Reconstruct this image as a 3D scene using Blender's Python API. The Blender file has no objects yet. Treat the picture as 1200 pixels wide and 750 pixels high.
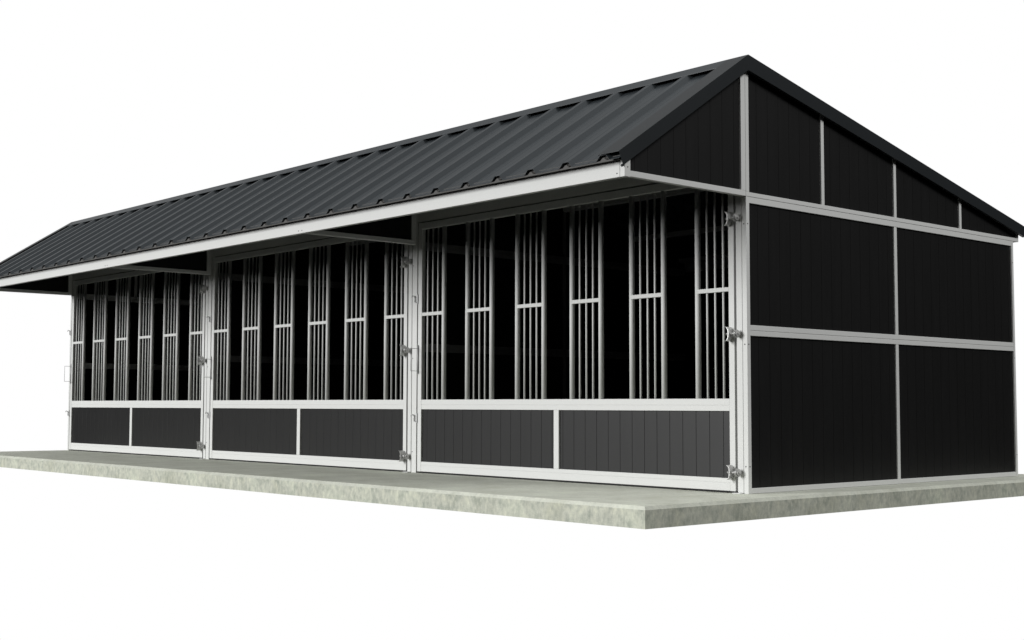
import bpy, bmesh, math, random
from mathutils import Vector, Matrix
random.seed(4)
S = bpy.context.scene
COL = S.collection

# ------------------------------------------------------------------ materials
def new_mat(name):
    m = bpy.data.materials.new(name); m.use_nodes = True
    nt = m.node_tree; b = nt.nodes['Principled BSDF']
    return m, nt, b

def N(nt, t, **kw):
    n = nt.nodes.new(t)
    for k, v in kw.items():
        setattr(n, k, v)
    return n

def ramp(nt, fac, stops):
    r = N(nt, 'ShaderNodeValToRGB')
    els = r.color_ramp.elements
    while len(els) < len(stops): els.new(0.5)
    for e, (p, c) in zip(els, stops):
        e.position = p; e.color = (c[0], c[1], c[2], 1)
    nt.links.new(fac, r.inputs['Fac'])
    return r.outputs['Color']

def noise(nt, vec, scale, detail=4, rough=.55):
    n = N(nt, 'ShaderNodeTexNoise'); n.inputs['Scale'].default_value = scale
    n.inputs['Detail'].default_value = detail; n.inputs['Roughness'].default_value = rough
    if vec is not None: nt.links.new(vec, n.inputs['Vector'])
    return n.outputs['Fac']

def coords(nt, scale=(1, 1, 1)):
    tc = N(nt, 'ShaderNodeTexCoord'); mp = N(nt, 'ShaderNodeMapping')
    mp.inputs['Scale'].default_value = scale
    nt.links.new(tc.outputs['Object'], mp.inputs['Vector'])
    return mp.outputs['Vector']

def mixc(nt, fac, a, b, mode='MIX'):
    n = N(nt, 'ShaderNodeMix', data_type='RGBA', blend_type=mode)
    for sock, val in ((n.inputs[0], fac), (n.inputs[6], a), (n.inputs[7], b)):
        if hasattr(val, 'is_output'): nt.links.new(val, sock)
        elif isinstance(val, (int, float)): sock.default_value = val
        else: sock.default_value = (val[0], val[1], val[2], 1)
    return n.outputs[2]

def mat_simple(name, c, var=.06, scale=30, rough=.5, spec=.3, metal=0, stretch=(1, 1, 1), bump=0, bscale=None):
    m, nt, b = new_mat(name)
    v = coords(nt, stretch)
    f = noise(nt, v, scale, 4)
    col = ramp(nt, f, [(.3, [x*(1-var) for x in c]), (.7, [min(1, x*(1+var)) for x in c])])
    nt.links.new(col, b.inputs['Base Color'])
    b.inputs['Roughness'].default_value = rough
    b.inputs['Specular IOR Level'].default_value = spec
    b.inputs['Metallic'].default_value = metal
    if bump:
        bp = N(nt, 'ShaderNodeBump'); bp.inputs['Strength'].default_value = bump; bp.inputs['Distance'].default_value = .002
        nt.links.new(noise(nt, v, bscale or scale*3, 3), bp.inputs['Height'])
        nt.links.new(bp.outputs['Normal'], b.inputs['Normal'])
    return m

ALU = mat_simple('galvanised_metal', (.60, .605, .59), .045, 140, .62, .25, 0, bump=.15)
BOARD = mat_simple('black_board', (.0085, .0085, .0085), .10, 3, .44, .32, 0, stretch=(6, 6, .5))
ROOF = mat_simple('slate_grey_sheet', (.0285, .0335, .0370), .04, 2, .42, .26, 0)
TRIM = mat_simple('shaded_flashing', (.0175, .0200, .0218), .04, 2, .42, .26, 0)  # roof coating made darker: gable-side shade put into the colour
STEEL = mat_simple('zinc_steel', (.46, .46, .45), .14, 160, .35, .5, .6)
BLOCKER = mat_simple('bounce_blocker_black', (.022, .022, .022), .15, 20, .85, .15, 0, bump=.3)  # for the added mats that soak up bounced light
ALU_SHADED = mat_simple('shaded_frame_metal', (.19, .19, .19), .05, 60, .6, .15, 0)  # darker copy of the frame metal, interior shade put into the colour
DARK = mat_simple('dark_screw', (.03, .03, .03), .1, 60, .5, .3)
FOAM = mat_simple('eave_closure', (.10, .098, .095), .08, 60, .8, .1)
ROD = mat_simple('galvanised_rod', (.42, .42, .42), .10, 120, .5, .35, .3)

def concrete():
    m, nt, b = new_mat('cast_concrete')
    v = coords(nt)
    v2 = coords(nt, (1, 1, .7))
    big = noise(nt, v, 2.6, 5, .6)
    v3 = coords(nt, (1, 1, .8))
    mid = noise(nt, v3, 13, 7, .75)
    streak = noise(nt, v2, 26, 5, .65)
    fine = noise(nt, v, 38, 5, .75)
    c1 = ramp(nt, big, [(.32, (.405, .415, .355)), (.50, (.455, .465, .415)), (.68, (.50, .52, .45))])
    c2 = ramp(nt, streak, [(.30, (.86, .87, .86)), (.50, (.97, .97, .96)), (.70, (1.07, 1.07, 1.05))])
    c3 = ramp(nt, mid, [(.36, (.80, .83, .81)), (.50, (1.06, 1.06, 1.04)), (.64, (1.20, 1.19, 1.13))])
    c4 = ramp(nt, fine, [(.3, (.86, .87, .86)), (.7, (1.10, 1.10, 1.08))])
    # the cast edge faces are more mottled and slightly darker than the top
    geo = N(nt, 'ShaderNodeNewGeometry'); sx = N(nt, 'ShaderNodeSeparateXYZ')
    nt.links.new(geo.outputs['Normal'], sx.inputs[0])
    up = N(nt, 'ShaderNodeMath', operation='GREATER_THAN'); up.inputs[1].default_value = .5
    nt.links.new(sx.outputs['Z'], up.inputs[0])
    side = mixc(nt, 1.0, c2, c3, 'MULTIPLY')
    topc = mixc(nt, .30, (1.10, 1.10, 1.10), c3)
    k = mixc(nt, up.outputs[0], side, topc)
    col = mixc(nt, 1.0, mixc(nt, 1.0, c1, k, 'MULTIPLY'), c4, 'MULTIPLY')
    nt.links.new(col, b.inputs['Base Color'])
    b.inputs['Roughness'].default_value = .85; b.inputs['Specular IOR Level'].default_value = .2
    bp = N(nt, 'ShaderNodeBump'); bp.inputs['Strength'].default_value = .25; bp.inputs['Distance'].default_value = .004
    nt.links.new(mid, bp.inputs['Height']); nt.links.new(bp.outputs['Normal'], b.inputs['Normal'])
    return m
CONC = concrete()

# ------------------------------------------------------------------ mesh helpers
class MB:
    def __init__(s): s.bm = bmesh.new()
    def _add(s, tmp):
        me = bpy.data.meshes.new('t'); tmp.to_mesh(me); tmp.free()
        s.bm.from_mesh(me); bpy.data.meshes.remove(me); return s
    def box(s, x0, x1, y0, y1, z0, z1, bev=.0025):
        t = bmesh.new()
        bmesh.ops.create_cube(t, size=1, matrix=Matrix.Translation(((x0+x1)/2, (y0+y1)/2, (z0+z1)/2)) @
                              Matrix.Diagonal((abs(x1-x0), abs(y1-y0), abs(z1-z0), 1)))
        if bev: bmesh.ops.bevel(t, geom=t.edges[:], offset=bev, segments=2, affect='EDGES', profile=.5)
        return s._add(t)
    def cyl(s, a, b, r, n=14, r2=None, cap=True):
        a, b = Vector(a), Vector(b); d = b-a; t = bmesh.new()
        M = Matrix.Translation((a+b)/2) @ d.to_track_quat('Z', 'Y').to_matrix().to_4x4()
        bmesh.ops.create_cone(t, cap_ends=cap, segments=n, radius1=r, radius2=r if r2 is None else r2, depth=d.length, matrix=M)
        for f in t.faces:
            if len(f.verts) == 4: f.smooth = True
        return s._add(t)
    def prism(s, pts, d):
        """pts: closed 3-D outline, d: extrusion vector"""
        t = bmesh.new(); vs = [t.verts.new(p) for p in pts]
        f = t.faces.new(vs)
        r = bmesh.ops.extrude_face_region(t, geom=[f])
        for v in r['geom']:
            if isinstance(v, bmesh.types.BMVert): v.co += Vector(d)
        bmesh.ops.recalc_face_normals(t, faces=t.faces[:])
        return s._add(t)
    def tube_path(s, pts, r, n=10):
        for a, b in zip(pts, pts[1:]): s.cyl(a, b, r, n)
        for p in pts[1:-1]:
            t = bmesh.new(); bmesh.ops.create_icosphere(t, subdivisions=2, radius=r*1.02, matrix=Matrix.Translation(p))
            for f in t.faces: f.smooth = True
            s._add(t)
        return s
    def strip(s, prof, d):
        """open profile polyline swept along d"""
        a = [s.bm.verts.new(p) for p in prof]; b = [s.bm.verts.new(Vector(p)+Vector(d)) for p in prof]
        for i in range(len(prof)-1): s.bm.faces.new((a[i], a[i+1], b[i+1], b[i]))
        return s
    def build(s, name, mat, parent=None, label=None):
        me = bpy.data.meshes.new(name); s.bm.to_mesh(me); s.bm.free()
        me.materials.append(mat)
        o = bpy.data.objects.new(name, me); COL.objects.link(o)
        if parent: o.parent = parent
        if label: o['label'] = label
        return o

def copy_tree(o, parent):
    c = o.copy(); COL.objects.link(c); c.parent = parent
    for ch in [x for x in ALL() if x.parent == o]: copy_tree(ch, c)
    return c
def ALL(): return list(COL.objects)

P = 4.2                       # bay pitch
XL = -3*P                     # far end of the row
G = .0012                     # hairline between abutting tubes

# ------------------------------------------------------------------ slab
SX0, SX1, SY0, SY1, SZ = -12.69, .345, -1.53, 4.55, -.150
sb = MB(); t = bmesh.new()
bmesh.ops.create_cube(t, size=1, matrix=Matrix.Translation(((SX0+SX1)/2, (SY0+SY1)/2, SZ/2)) @ Matrix.Diagonal((SX1-SX0, SY1-SY0, -SZ, 1)))
top_edges = [e for e in t.edges if all(v.co.z > -.001 for v in e.verts)]
bmesh.ops.bevel(t, geom=top_edges, offset=.024, segments=1, affect='EDGES')
sb._add(t)
slab = sb.build('concrete_pavement', CONC)
slab['kind'] = 'structure'

# ------------------------------------------------------------------ the stable block
stable = bpy.data.objects.new('stable_block', None); COL.objects.link(stable)
stable['label'] = 'black boarded row of three horse stables with barred doors on a concrete slab'
stable['category'] = 'stable'
stable.location = (0, 0, 0)

def boards_x(y0, y1, zlo, zhi, x, first, pitch=.139, th=.02, gap=.0026, face=1):
    """vertical tongue and groove boards in a plane of constant x (front face at x)"""
    mb = MB(); y = first
    while y > y0: y -= pitch
    cuts = [y0]
    y += pitch
    while y < y1-.004:
        if y > y0+.004: cuts.append(y)
        y += pitch
    cuts.append(y1)
    fz0 = zlo if callable(zlo) else (lambda q: zlo)
    fz1 = zhi if callable(zhi) else (lambda q: zhi)
    for a, b in zip(cuts, cuts[1:]):
        a2, b2 = a+gap/2, b-gap/2
        pts = [(x, a2, fz0(a2)), (x, b2, fz0(b2)), (x, b2, fz1(b2)), (x, a2, fz1(a2))]
        if fz1((a2+b2)/2)-fz0((a2+b2)/2) < .003: continue
        if pts[3][2]-pts[0][2] < .003: pts[3] = (x, a2, fz0(a2)+.003)
        if pts[2][2]-pts[1][2] < .003: pts[2] = (x, b2, fz0(b2)+.003)
        mb.prism(pts, (-th*face, 0, 0))
    # tongue behind the grooves
    ya, yb = y0+.001, y1-.001
    mb.prism([(x-.004*face, ya, fz0(ya)), (x-.004*face, yb, fz0(yb)), (x-.004*face, yb, max(fz1(yb), fz0(yb)+.003)), (x-.004*face, ya, max(fz1(ya), fz0(ya)+.003))], (-(th-.008)*face, 0, 0))
    return mb

def boards_y(x0, x1, z0, z1, y, first, pitch=.139, th=.02, gap=.0026):
    mb = MB(); x = first
    while x > x0: x -= pitch
    cuts = [x0]; x += pitch
    while x < x1-.004:
        if x > x0+.004: cuts.append(x)
        x += pitch
    cuts.append(x1)
    for a, b in zip(cuts, cuts[1:]):
        mb.box(a+gap/2, b-gap/2, y, y+th, z0, z1, .0012)
    mb.box(x0+.001, x1-.001, y+.004, y+th-.004, z0+.001, z1-.001, 0)
    return mb

# roof planes (top of ribs), y<0 canopy side, y>0 back slope
RZ = 3.378; SF = .652; SB = .2195
def zr(y): return RZ + (SF*y if y < 0 else -SB*y)
RIB_H = .040

D = 4.143
# ---- side walls / partitions (frame is one mesh, boarded panels are its sub-parts)
def side_wall(X, name):
    """outer face at x = X, runs back from the front post"""
    w = .044
    mb = MB()
    mb.box(X-w, X, 0, .040, 0, 2.2855)                     # front post
    mb.box(X-w, X, D-.034, D, 0, 2.2855)
    e = .0015
    mb.box(X-w, X-e, .0402, D-.0342, .001, .042)
    mb.box(X-w, X-e, .0402, D-.0342, 1.2085, 1.2495-G)
    mb.box(X-w, X-e, .0402, D-.0342, 1.2495+G, 1.2915)
    mb.box(X-w, X-e, .0402, D-.0342, 2.237, 2.2855)
    mb.box(X-w+.004, X-.005, .041, D-.035, 1.235, 1.265, 0)   # tongue closing the seam
    mb.box(X-w, X-.003, 2.053, 2.097, .0425, 1.208)
    mb.box(X-w, X-.003, 2.053, 2.097, 1.292, 2.2365)
    f = mb.build(name, ALU, stable)
    for (a, b) in ((.0405, 2.0525), (2.0975, D-.0345)):
        for (z0, z1) in ((.0425, 1.208), (1.292, 2.2365)):
            boards_x(a-.004, b+.004, z0-.004, z1+.004, X-.014, .156).build('wall_panel', BOARD, f)
    return f

def truss(X, name):
    """upper frame under the back slope of the roof"""
    w = .044; mb = MB(); ye = 4.25
    top = lambda y: zr(y)-RIB_H-.012
    mb.box(X-w, X, 0, ye, 2.2875, 2.3215)
    mb.prism([(X-w, .0015, 2.322), (X-w, .040, 2.322), (X-w, .040, top(.040)), (X-w, .0015, top(.0))], (w, 0, 0))
    for (a, b) in ((.990, 1.030), (2.060, 2.098), (3.150, 3.187)):
        mb.prism([(X-w, a, 2.322), (X-w, b, 2.322), (X-w, b, top(b)), (X-w, a, top(a))], (w-.003, 0, 0))
    mb.prism([(X-w, ye-.02, 2.322), (X-w, ye, 2.322), (X-w, ye, top(ye)), (X-w, ye-.02, top(ye-.02))], (w, 0, 0))
    # rafter tucked behind the boards
    mb.prism([(X-w, .041, top(.041)), (X-w, ye-.021, top(ye-.021)), (X-w, ye-.021, top(ye-.021)-.05), (X-w, .041, top(.041)-.05)], (w-.022, 0, 0))
    f = mb.build(name, ALU, stable)
    for (a, b) in ((.0405, .9895), (1.0305, 2.0595), (2.0985, 3.1495), (3.1875, ye-.0205)):
        boards_x(a, b, 2.3222, lambda y: top(y)-.002, X-.0155, .156, th=.006).build('gable_panel', BOARD, f)
    return f

def canopy_side(X, name, boarded=True):
    w = .044; mb = MB()
    top = lambda y: zr(y)-RIB_H-.012
    mb.box(X-w, X, -1.320, -.0015, 2.287, 2.330)
    mb.prism([(X-w, -.055, 2.3305), (X-w, -.0015, 2.3305), (X-w, -.0015, top(-.0015)), (X-w, -.055, top(-.055))], (w, 0, 0))
    mb.prism([(X-w, -1.300, top(-1.300)), (X-w, -.056, top(-.056)), (X-w, -.056, top(-.056)-.05), (X-w, -1.300, top(-1.3)-.05)], (w-.022, 0, 0))
    f = mb.build(name, ALU, stable)
    boards_x(-1.318, -.0555, 2.3307, lambda y: top(y)-.002, X-.0155, -.124, th=.006).build('canopy_panel', BOARD, f)
    return f

# local geometry at X = 0, copies for the others
gable = side_wall(0, 'side_wall')
tr = truss(0, 'roof_truss')
cs = canopy_side(0, 'canopy_bracket')
for k, (nm1, nm2, nm3, dx) in enumerate((('partition_wall',)*3+(-P+.022,), ('partition_wall',)*3+(-2*P+.022,), ('side_wall',)*3+(XL+.044,))):
    g = copy_tree(gable, stable); g.location.x = dx
    t2 = copy_tree(tr, stable); t2.location.x = dx
    if k < 2:                       # inner frames take a darker copy of the metal, interior shade in its colour
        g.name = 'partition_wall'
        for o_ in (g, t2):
            o_.data = o_.data.copy(); o_.data.materials.clear(); o_.data.materials.append(ALU_SHADED)
    c2 = copy_tree(cs, stable); c2.location.x = dx

# ---- front posts: corner / shared frame posts and the slimmer hinge posts
HZ0, HZ1 = 2.512, 2.640
for k in range(4):
    if k == 0: x0, x1 = -.044, -.0005
    elif k < 3: x0, x1 = -P*k-.036, -P*k+.0425
    else: x0, x1 = XL+.003, XL+.047
    if k in (1, 2):
        MB().box(x0, x1, -.0012, .0385, 0, HZ1).build('frame_post', ALU, stable)
    elif k == 3:
        pass
    # stub above the wall, up to the header
for k in range(3):
    xo = -P*k
    hp = MB().box(xo-.1045, xo-.0475, .001, .044, .006, HZ1).build('hinge_post', ALU, stable)
    MB().box(xo-.128, xo-.0500, -.040, .010, .0004, .0055, .001).build('foot_plate', ALU, hp)
    # header above each door
    e = xo-.1050; s_ = xo-P+.0425
    MB().box(s_+.001, e, .0015, .0455, HZ0, HZ1).build('header', ALU, stable)
    # boarding between header and ridge
    boards_y(s_+.001, e, HZ1+.001, 3.29, .012, s_+.1).build('header_panel', BOARD, stable)

# ---- doors
def make_door():
    fr = MB()
    l0, l1, r0, r1 = -4.1418, -4.082, -.1795, -.1245
    z0, z1 = .0145, 2.500
    fr.box(l0, l1, 0, .044, z0, z1); fr.box(r0, r1, 0, .044, z0, z1)
    xi, xj = l1+.0004, r0-.0004; e = .0012
    fr.box(xi, xj, e, .043, z0+.001, .0765-G); fr.box(xi, xj, e, .043, .0765+G, .1128)
    fr.box(xi, xj, e, .043, .6305, .6745-G); fr.box(xi, xj, e, .043, .6745+G, .7264)
    fr.box(xi, xj, e, .043, 2.432, z1-.001)
    for zs in (.0765, .6745): fr.box(xi+.001, xj-.001, .004, .039, zs-.012, zs+.012, 0)
    fr.box(-2.1640, -2.0996, .0016, .0425, .1132, .6301)
    door = fr.build('door', ALU, stable)
    for (a, b) in ((l1+.0005, -2.1645), (-2.0990, r0-.0005)):
        boards_y(a, b, .1133, .6300, .019, -.256).build('door_panel', BOARD, door)
    # grille: round posts and slimmer round bars, tied with a cross bar
    zb, zt = .727, 2.4315
    yc = .0235
    L = [-3.389+.7203*k for k in range(5)]; Rr = [-3.752+.7203*k for k in range(5)]
    for x in L+Rr: MB().cyl((x, yc, zb-.001), (x, yc, zt+.001), .0235, 24).build('grille_post', ALU, door)
    for k in range(6):
        for q in (-4.013, -3.931, -3.850):
            x = q+.7203*k
            MB().cyl((x, yc, zb-.001), (x, yc, zt+.001), .0092, 14).build('grille_bar', ALU, door)
        a = l1 if k == 0 else L[k-1]+.010
        b = r0 if k == 5 else Rr[k]-.010
        MB().box(a, b, .001, .020, 1.560, 1.594, .004).build('cross_bar', ALU, door)
    # hinges
    for z in (2.124, 1.225, .160):
        hb = MB()
        # saddle plate standing out from the stile
        prof = [(-.200, .057), (-.183, .047), (-.174, .030), (-.171, 0), (-.174, -.030), (-.183, -.047), (-.200, -.057)]
        inner = [(x+.008, zz*.96) for x, zz in prof][::-1]
        X0 = .030
        pts = [(x+X0, -.062, z+zz) for x, zz in prof]+[(x+X0, -.062, z+zz) for x, zz in inner]
        hb.prism(pts, (0, .0612, 0))
        hg = hb.build('hinge', STEEL, door)
        # threaded rod with nuts and round clamp
        rb = MB().cyl((-.172, -.036, z), (-.048, -.036, z), .0065, 10)
        for x in (-.168, -.1235, -.112): rb.cyl((x-.0035, -.036, z), (x+.0035, -.036, z), .011, 6)
        rb.build('hinge_bolt', STEEL, hg)
        kb = MB()
        for x, r in ((-.089, .023), (-.080, .031), (-.071, .031), (-.062, .023)):
            kb.cyl((x-.0032, -.036, z), (x+.0032, -.036, z), r, 20)
        kb.box(-.104, -.058, -.036, .0008, z-.014, z+.014, .002)
        kb.build('hinge_clamp', STEEL, hg)
    # pull handle: upright rod and a square loop standing out from the door
    hx = -4.128
    hd = MB().cyl((hx, -.008, .985), (hx, -.008, 1.270), .0055, 10)
    hd.tube_path([(hx, -.008, 1.235), (hx, -.098, 1.235), (hx, -.098, 1.012), (hx, -.008, 1.012)], .0027)
    hd.build('door_handle', ROD, door)
    for z in (1.735, .545):
        lt = MB().box(-4.150, -4.137, -.010, -.0004, z-.050, z+.046, .002)
        lt.tube_path([(-4.146, -.006, z-.034), (-4.180, -.010, z-.034), (-4.182, -.014, z+.026), (-4.198, -.030, z+.034), (-4.205, -.034, z+.016)], .0052)
        lt.build('latch', ROD, door)
    return door
door = make_door()
for k in (1, 2):
    d = copy_tree(door, stable); d.location.x = -P*k

# ---- screws on posts
scr = MB()
def dot(x, y, z, ax):
    if ax == 'y': scr.cyl((x, y-.0012, z), (x, y+.004, z), .0055, 10)
    else: scr.cyl((x-.004, y, z), (x+.0012, y, z), .0055, 10)
for z in (2.074, 1.142, .207):
    dot(-.024, 0, z, 'y'); dot(.0, .018, z, 'x'); dot(.0, D-.018, z, 'x')
    for k in (1, 2): dot(-P*k-.022, -.0012, z, 'y')
dot(-.049, -1.380, 2.305, 'y'); dot(.026, -1.349, 2.345, 'x')
for k in (1, 2):
    dot(-P*k+.01, -1.380, 2.302, 'y'); dot(-P*k+.066, -1.380, 2.302, 'y')
scr.build('screw_heads', DARK, stable)

# ---- back wall, one frame per bay
for k in range(3):
    xo = -P*k
    a, b = xo-P+.024, xo-.046
    if k == 2: a = XL+.0455
    if k > 0: b = xo-.024
    mb = MB(); y0, y1 = D-.040, D
    for (z0, z1) in ((.001, .045), (1.2085, 1.2495-G), (1.2495+G, 1.2915), (2.237, 2.2855)):
        mb.box(a+.042, b-.042, y0, y1-.001, z0, z1)
    mb.box(b-.0415, b, y0, y1, 0, 2.2855)
    mb.box(a, a+.005, y0, y1, 0, 2.2855, 0); mb.box(a+.014, a+.0415, y0, y1, 0, 2.2855, 0)
    for z0, z1 in ((0, 1.1365), (1.1475, 2.0685), (2.0795, 2.2855)): mb.box(a+.005, a+.014, y0, y1, z0, z1, 0)
    mb.box((a+b)/2-.02, (a+b)/2+.02, y0, y1-.002, .0455, 1.208); mb.box((a+b)/2-.02, (a+b)/2+.02, y0, y1-.002, 1.292, 2.2365)
    bw = mb.build('back_wall', ALU, stable)
    c = (a+b)/2
    for (xa, xb) in ((a+.042, c-.0205), (c+.0205, b-.042)):
        for (z0, z1) in ((.0455, 1.208), (1.292, 2.2365)):
            boards_y(xa, xb, z0, z1, D-.030, xa+.05).build('wall_panel', BOARD, bw)
zb_top = lambda y: zr(y)-RIB_H-.010
MB().prism([(XL, D-.04, 2.2865), (XL, 4.249, 2.2865), (XL, 4.249, zb_top(4.249)), (XL, D-.04, zb_top(D-.04))], (-XL-.0445, 0, 0)).build('rear_plate', ALU, stable)

# ---- inside lining of the back wall, with the two drilled holes of the shared post left open
for k in range(3):
    a, b = -P*k-P+.024, -P*k-.046
    ln = MB(); yl = D-.055
    hx0, hx1 = a+.005, a+.014
    x = a
    ln.box(a, hx0, yl, yl+.014, .02, 2.285, 0)
    for z0, z1 in ((.02, 1.1365), (1.1475, 2.0685), (2.0795, 2.285)): ln.box(hx0, hx1, yl, yl+.014, z0, z1, 0)
    x = hx1
    while x < b-.002:
        x2 = min(x+.139, b); ln.box(x+(.002 if x > hx1 else 0), x2-.002, yl, yl+.014, .02, 2.285, 0); x = x2
    ln.build('wall_lining', BOARD, stable)
    MB().box(a-.02 if k < 2 else a+.03, b, .006, D-.06, .001, .013, .002).build('bounce_blocker_mat', BLOCKER, stable)  # unseen black mat, added to keep bounced light out of the bay

# ---- purlins carrying the sheets
for y in (-1.12, -.60, -.16, .20, 1.02, 2.08, 3.17, 4.02):
    m_ = (SF if y < 0 else -SB); h = zr(y)-RIB_H-.011
    w = .022
    pts = [(XL+.03, y-w, zr(y-w)-RIB_H-.0105), (XL+.03, y+w, zr(y+w)-RIB_H-.0105), (XL+.03, y+w, zr(y+w)-RIB_H-.055), (XL+.03, y-w, zr(y-w)-RIB_H-.055)]
    MB().prism(pts, (-XL-.055, 0, 0)).build('purlin', ALU, stable)

# ---- fascia beam with end blocks
FT = 2.412
MB().box(XL+.02, -.022, -1.380, -1.335, 2.277, FT, .003).build('fascia', ALU, stable)
for (a, b) in ((-.0205, .0262), (XL-.026, XL+.0185)):
    MB().box(a, b, -1.3795, -1.3205, 2.2765, 2.424, .003).build('fascia_end', ALU, stable)

# ---- ribbed roof sheets
XR0, XR1 = XL-.045, .035
ribs = [-.129-.3822*k for k in range(33)]
def profile(off):
    """(x, h) from right to left; h above pan"""
    p = [(XR1-.004, 0)]
    for c in ribs:
        p += [(c+.066, 0), (c+.028, RIB_H), (c-.028, RIB_H), (c-.066, 0)]
        m1, m2 = c-.066-.080, c-.066-.170
        if m2 > XR0+.06:
            for q in (m1, m2): p += [(q+.006, 0), (q, .0028), (q-.006, 0)]
    p.append((XR0+.004, 0))
    return [(x, h+off) for x, h in p]
def sheet(y0, y1, name):
    bm = MB()
    th = .0016
    for off in (0, -th):
        bm.strip([(x, y0, zr(y0)-RIB_H+h) for x, h in profile(off)], (0, y1-y0, zr(y1)-zr(y0)))
    # close the cut ends of the metal
    for y in (y0, y1):
        a = [bm.bm.verts.new((x, y, zr(y)-RIB_H+h)) for x, h in profile(0)]; b = [bm.bm.verts.new((x, y, zr(y)-RIB_H+h)) for x, h in profile(-th)]
        for i in range(len(a)-1): bm.bm.faces.new((a[i], a[i+1], b[i+1], b[i]))
    bmesh.ops.recalc_face_normals(bm.bm, faces=bm.bm.faces[:])
    return bm.build(name, ROOF, stable)
sheet(-1.440, -.012, 'roof_sheet')
sheet(.012, 4.285, 'roof_sheet')
# ridge cap
t_ = .0025
cf, cb = -.118, .16
cap = MB()
cap.prism([(XR0+.02, cf, zr(cf)+.0050), (XR0+.02, 0, RZ+.0116), (XR0+.02, cb, zr(cb)+.0050), (XR0+.02, cb, zr(cb)+.0005), (XR0+.02, cb-.003, zr(cb)+.0005),
           (XR0+.02, cb-.003, zr(cb)+.0015), (XR0+.02, 0, RZ+.006), (XR0+.02, cf+.003, zr(cf)+.0015), (XR0+.02, cf+.003, zr(cf)+.0006), (XR0+.02, cf, zr(cf)+.0006)], (XR1-XR0-.04, 0, 0))
cap.build('ridge_cap', ROOF, stable)
# eave closure strip with a hump under each rib
yc0 = -1.4370
zc = lambda y: zr(y)-RIB_H
top = [(x, h) for x, h in [(-.03, 0)]]
for c in ribs:
    top += [(c+.034, 0), (c+.008, .021), (c-.006, .021), (c-.034, 0)]
top.append((XL+.03, 0))
pts = [(x, yc0, zc(yc0)-.004+h) for x, h in top]
base = zc(yc0)-.013
cl = MB(); bm = cl.bm
a = [bm.verts.new(p) for p in pts]; b = [bm.verts.new((p[0], yc0, base)) for p in pts]
a2 = [bm.verts.new((p[0], yc0+.012, p[2]+.006)) for p in pts]; b2 = [bm.verts.new((p[0], yc0+.012, base)) for p in pts]
for i in range(len(pts)-1):
    bm.faces.new((a[i], a[i+1], b[i+1], b[i])); bm.faces.new((a2[i], a2[i+1], b2[i+1], b2[i])); bm.faces.new((a[i], a[i+1], a2[i+1], a2[i])); bm.faces.new((b[i], b[i+1], b2[i+1], b2[i]))
bmesh.ops.recalc_face_normals(bm, faces=bm.faces[:])
# filler behind it, cut to the full rib
for c in ribs:
    yy = -1.405; zz = zc(yy)
    cl.prism([(c+.063, yy, zz-.002), (c+.026, yy, zz+RIB_H-.003), (c-.026, yy, zz+RIB_H-.003), (c-.063, yy, zz-.002), (c-.063, yy, zz-.02), (c+.063, yy, zz-.02)], (0, .012, 0))
cl.box(XL, .010, -1.4045, -1.394, zc(-1.4)-.030, zc(-1.4)+.0012, 0)
cl.build('eave_closure', FOAM, stable)
rc = MB().prism([(XL, 4.235, zr(4.235)-RIB_H-.012), (XL, 4.245, zr(4.245)-RIB_H-.012), (XL, 4.245, zr(4.245)-.004), (XL, 4.235, zr(4.235)-.004)], (-XL-.05, 0, 0)).build('rear_closure', FOAM, stable)

# ---- verge flashings: outer face, top flange lying on the ribs, small drip at the foot
def verge(xo, sgn):
    """xo outer face, sgn +1 right gable / -1 left gable"""
    fl = MB(); fw = .205 if sgn > 0 else .13; th = .003
    ye0, ye1 = -1.446, 4.345
    up = .0116
    n0 = Vector((0, SF, 1)).normalized()                # along z tilt, front slope end cut square to slope
    def lo(y, s, h=.118): return zr(y)+up-h
    # outer face, front slope
    cutx, cutz = .048, .1
    T0 = (ye0, zr(ye0)+up); TB = (ye0+.042, zr(ye0)+up-.096)
    R0 = (0, RZ+up); RB = (0, RZ+up-.122)
    x = xo-th if sgn > 0 else xo
    fl.prism([(x, T0[0], T0[1]), (x, R0[0], R0[1]), (x, RB[0], RB[1]), (x, TB[0], TB[1])], (th, 0, 0))
    B0 = (ye1, zr(ye1)+up); BB = (ye1-.026, zr(ye1)+up-.098)
    fl.prism([(x, R0[0], R0[1]), (x, B0[0], B0[1]), (x, BB[0], BB[1]), (x, RB[0], RB[1])], (th, 0, 0))
    # top flange
    x1 = xo-th*sgn; x2 = xo-fw*sgn
    for (ya, yb) in ((ye0, 0), (0, ye1)):
        za, zb_ = zr(ya)+up, zr(yb)+up
        fl.prism([(x1, ya, za-.0002), (x1, yb, zb_-.0002), (x1, yb, zb_-.003), (x1, ya, za-.003)], (x2-x1, 0, 0))
        # down-turn landing on the sheet
        fl.prism([(x2, ya, za-.003), (x2, yb, zb_-.003), (x2, yb, zb_-.011), (x2, ya, za-.011)], (sgn*.002, 0, 0))
    # inward return along the lower edge
    xr = xo-.030*sgn
    for (p, q) in ((TB, RB), (RB, BB)):
        fl.prism([(x1, p[0], p[1]), (x1, q[0], q[1]), (x1, q[0], q[1]+.003), (x1, p[0], p[1]+.003)], (xr-x1, 0, 0))
    if sgn: fl.prism([(x1, TB[0]-.004, TB[1]-.012), (x1, TB[0]+.016, TB[1]+.001), (x1, TB[0]+.008, TB[1]+.010), (x1, TB[0]-.010, TB[1])], (-.013*sgn, 0, 0))
    return fl.build('verge_flashing', TRIM, stable)
verge(.036, 1)
verge(XL-.048, -1)

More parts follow.
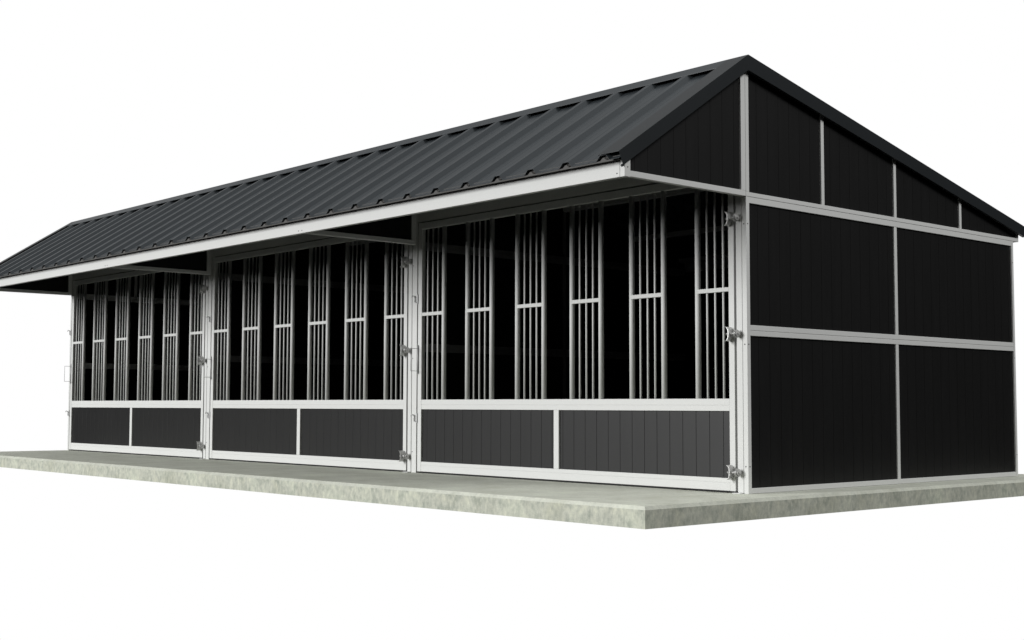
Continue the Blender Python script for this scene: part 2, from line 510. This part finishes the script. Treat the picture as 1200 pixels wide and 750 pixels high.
# ------------------------------------------------------------------ camera (fitted)
cam = bpy.data.cameras.new('camera'); co = bpy.data.objects.new('camera', cam); COL.objects.link(co)
yaw, pitch, roll, f = .846053209, .0650004798, .00225652561, 1547.95821
fw = Vector((-math.sin(yaw)*math.cos(pitch), math.cos(yaw)*math.cos(pitch), math.sin(pitch)))
r = Vector((math.cos(yaw), math.sin(yaw), 0)); u = r.cross(fw)
r2 = r*math.cos(roll)+u*math.sin(roll); u2 = -r*math.sin(roll)+u*math.cos(roll)
M = Matrix(((r2.x, u2.x, -fw.x), (r2.y, u2.y, -fw.y), (r2.z, u2.z, -fw.z)))
co.matrix_world = Matrix.Translation((6.37511902, -8.05431405, .665524454)) @ M.to_4x4()
cam.sensor_width = 36; cam.lens = f/1200*36; cam.clip_start = .05; cam.clip_end = 500
S.camera = co

# ------------------------------------------------------------------ light
def area(name, loc, target, sx, sy, power, col=(1, 1, 1)):
    l = bpy.data.lights.new(name, 'AREA'); l.shape = 'RECTANGLE'; l.size = sx; l.size_y = sy; l.energy = power; l.color = col
    o = bpy.data.objects.new(name, l); COL.objects.link(o); o.location = loc
    o.rotation_euler = (Vector(target)-Vector(loc)).to_track_quat('-Z', 'Y').to_euler()
    return o
area('studio_key_light', (-36, -78, 25.0), (-5.5, 0, 1.2), 34, 44, 95000)
area('studio_side_light', (15, 2.5, 16.0), (0, 2.0, 1.2), 7, 7, 2900)

# studio surroundings: a white backdrop behind the building, dim elsewhere, a soft ceiling
W = bpy.data.worlds.new('World'); S.world = W; W.use_nodes = True
nt = W.node_tree; bg = nt.nodes['Background']
tc = N(nt, 'ShaderNodeTexCoord')
dp = N(nt, 'ShaderNodeVectorMath', operation='DOT_PRODUCT'); dp.inputs[1].default_value = (-.7486, .6630, .05)
nt.links.new(tc.outputs['Generated'], dp.inputs[0])
mr = N(nt, 'ShaderNodeMapRange', interpolation_type='SMOOTHSTEP'); mr.inputs['From Min'].default_value = .72; mr.inputs['From Max'].default_value = .82
nt.links.new(dp.outputs['Value'], mr.inputs['Value'])
sp = N(nt, 'ShaderNodeSeparateXYZ'); nt.links.new(tc.outputs['Generated'], sp.inputs[0])
mz = N(nt, 'ShaderNodeMapRange', interpolation_type='SMOOTHSTEP'); mz.inputs['From Min'].default_value = .22; mz.inputs['From Max'].default_value = .9
mz.inputs['To Min'].default_value = .006; mz.inputs['To Max'].default_value = .55
nt.links.new(sp.outputs['Z'], mz.inputs['Value'])
mx = N(nt, 'ShaderNodeMix', data_type='FLOAT')
mt = N(nt, 'ShaderNodeMapRange', interpolation_type='SMOOTHSTEP')
for nm, q in (('From Min', .34), ('From Max', .47), ('To Min', 1.0), ('To Max', 0.0)): mt.inputs[nm].default_value = q
nt.links.new(sp.outputs['Z'], mt.inputs['Value'])
mm = N(nt, 'ShaderNodeMath', operation='MULTIPLY'); nt.links.new(mr.outputs['Result'], mm.inputs[0]); nt.links.new(mt.outputs['Result'], mm.inputs[1])
nt.links.new(mm.outputs[0], mx.inputs[0]); nt.links.new(mz.outputs['Result'], mx.inputs[2]); mx.inputs[3].default_value = 1.0
nt.links.new(mx.outputs[0], bg.inputs['Strength']); bg.inputs['Color'].default_value = (1, 1, 1, 1)

S.view_settings.view_transform = 'Standard'; S.view_settings.look = 'None'
S.view_settings.exposure = 0; S.view_settings.gamma = 1
S.render.film_transparent = False
S.cycles.diffuse_bounces = 2; S.cycles.glossy_bounces = 2; S.cycles.max_bounces = 4
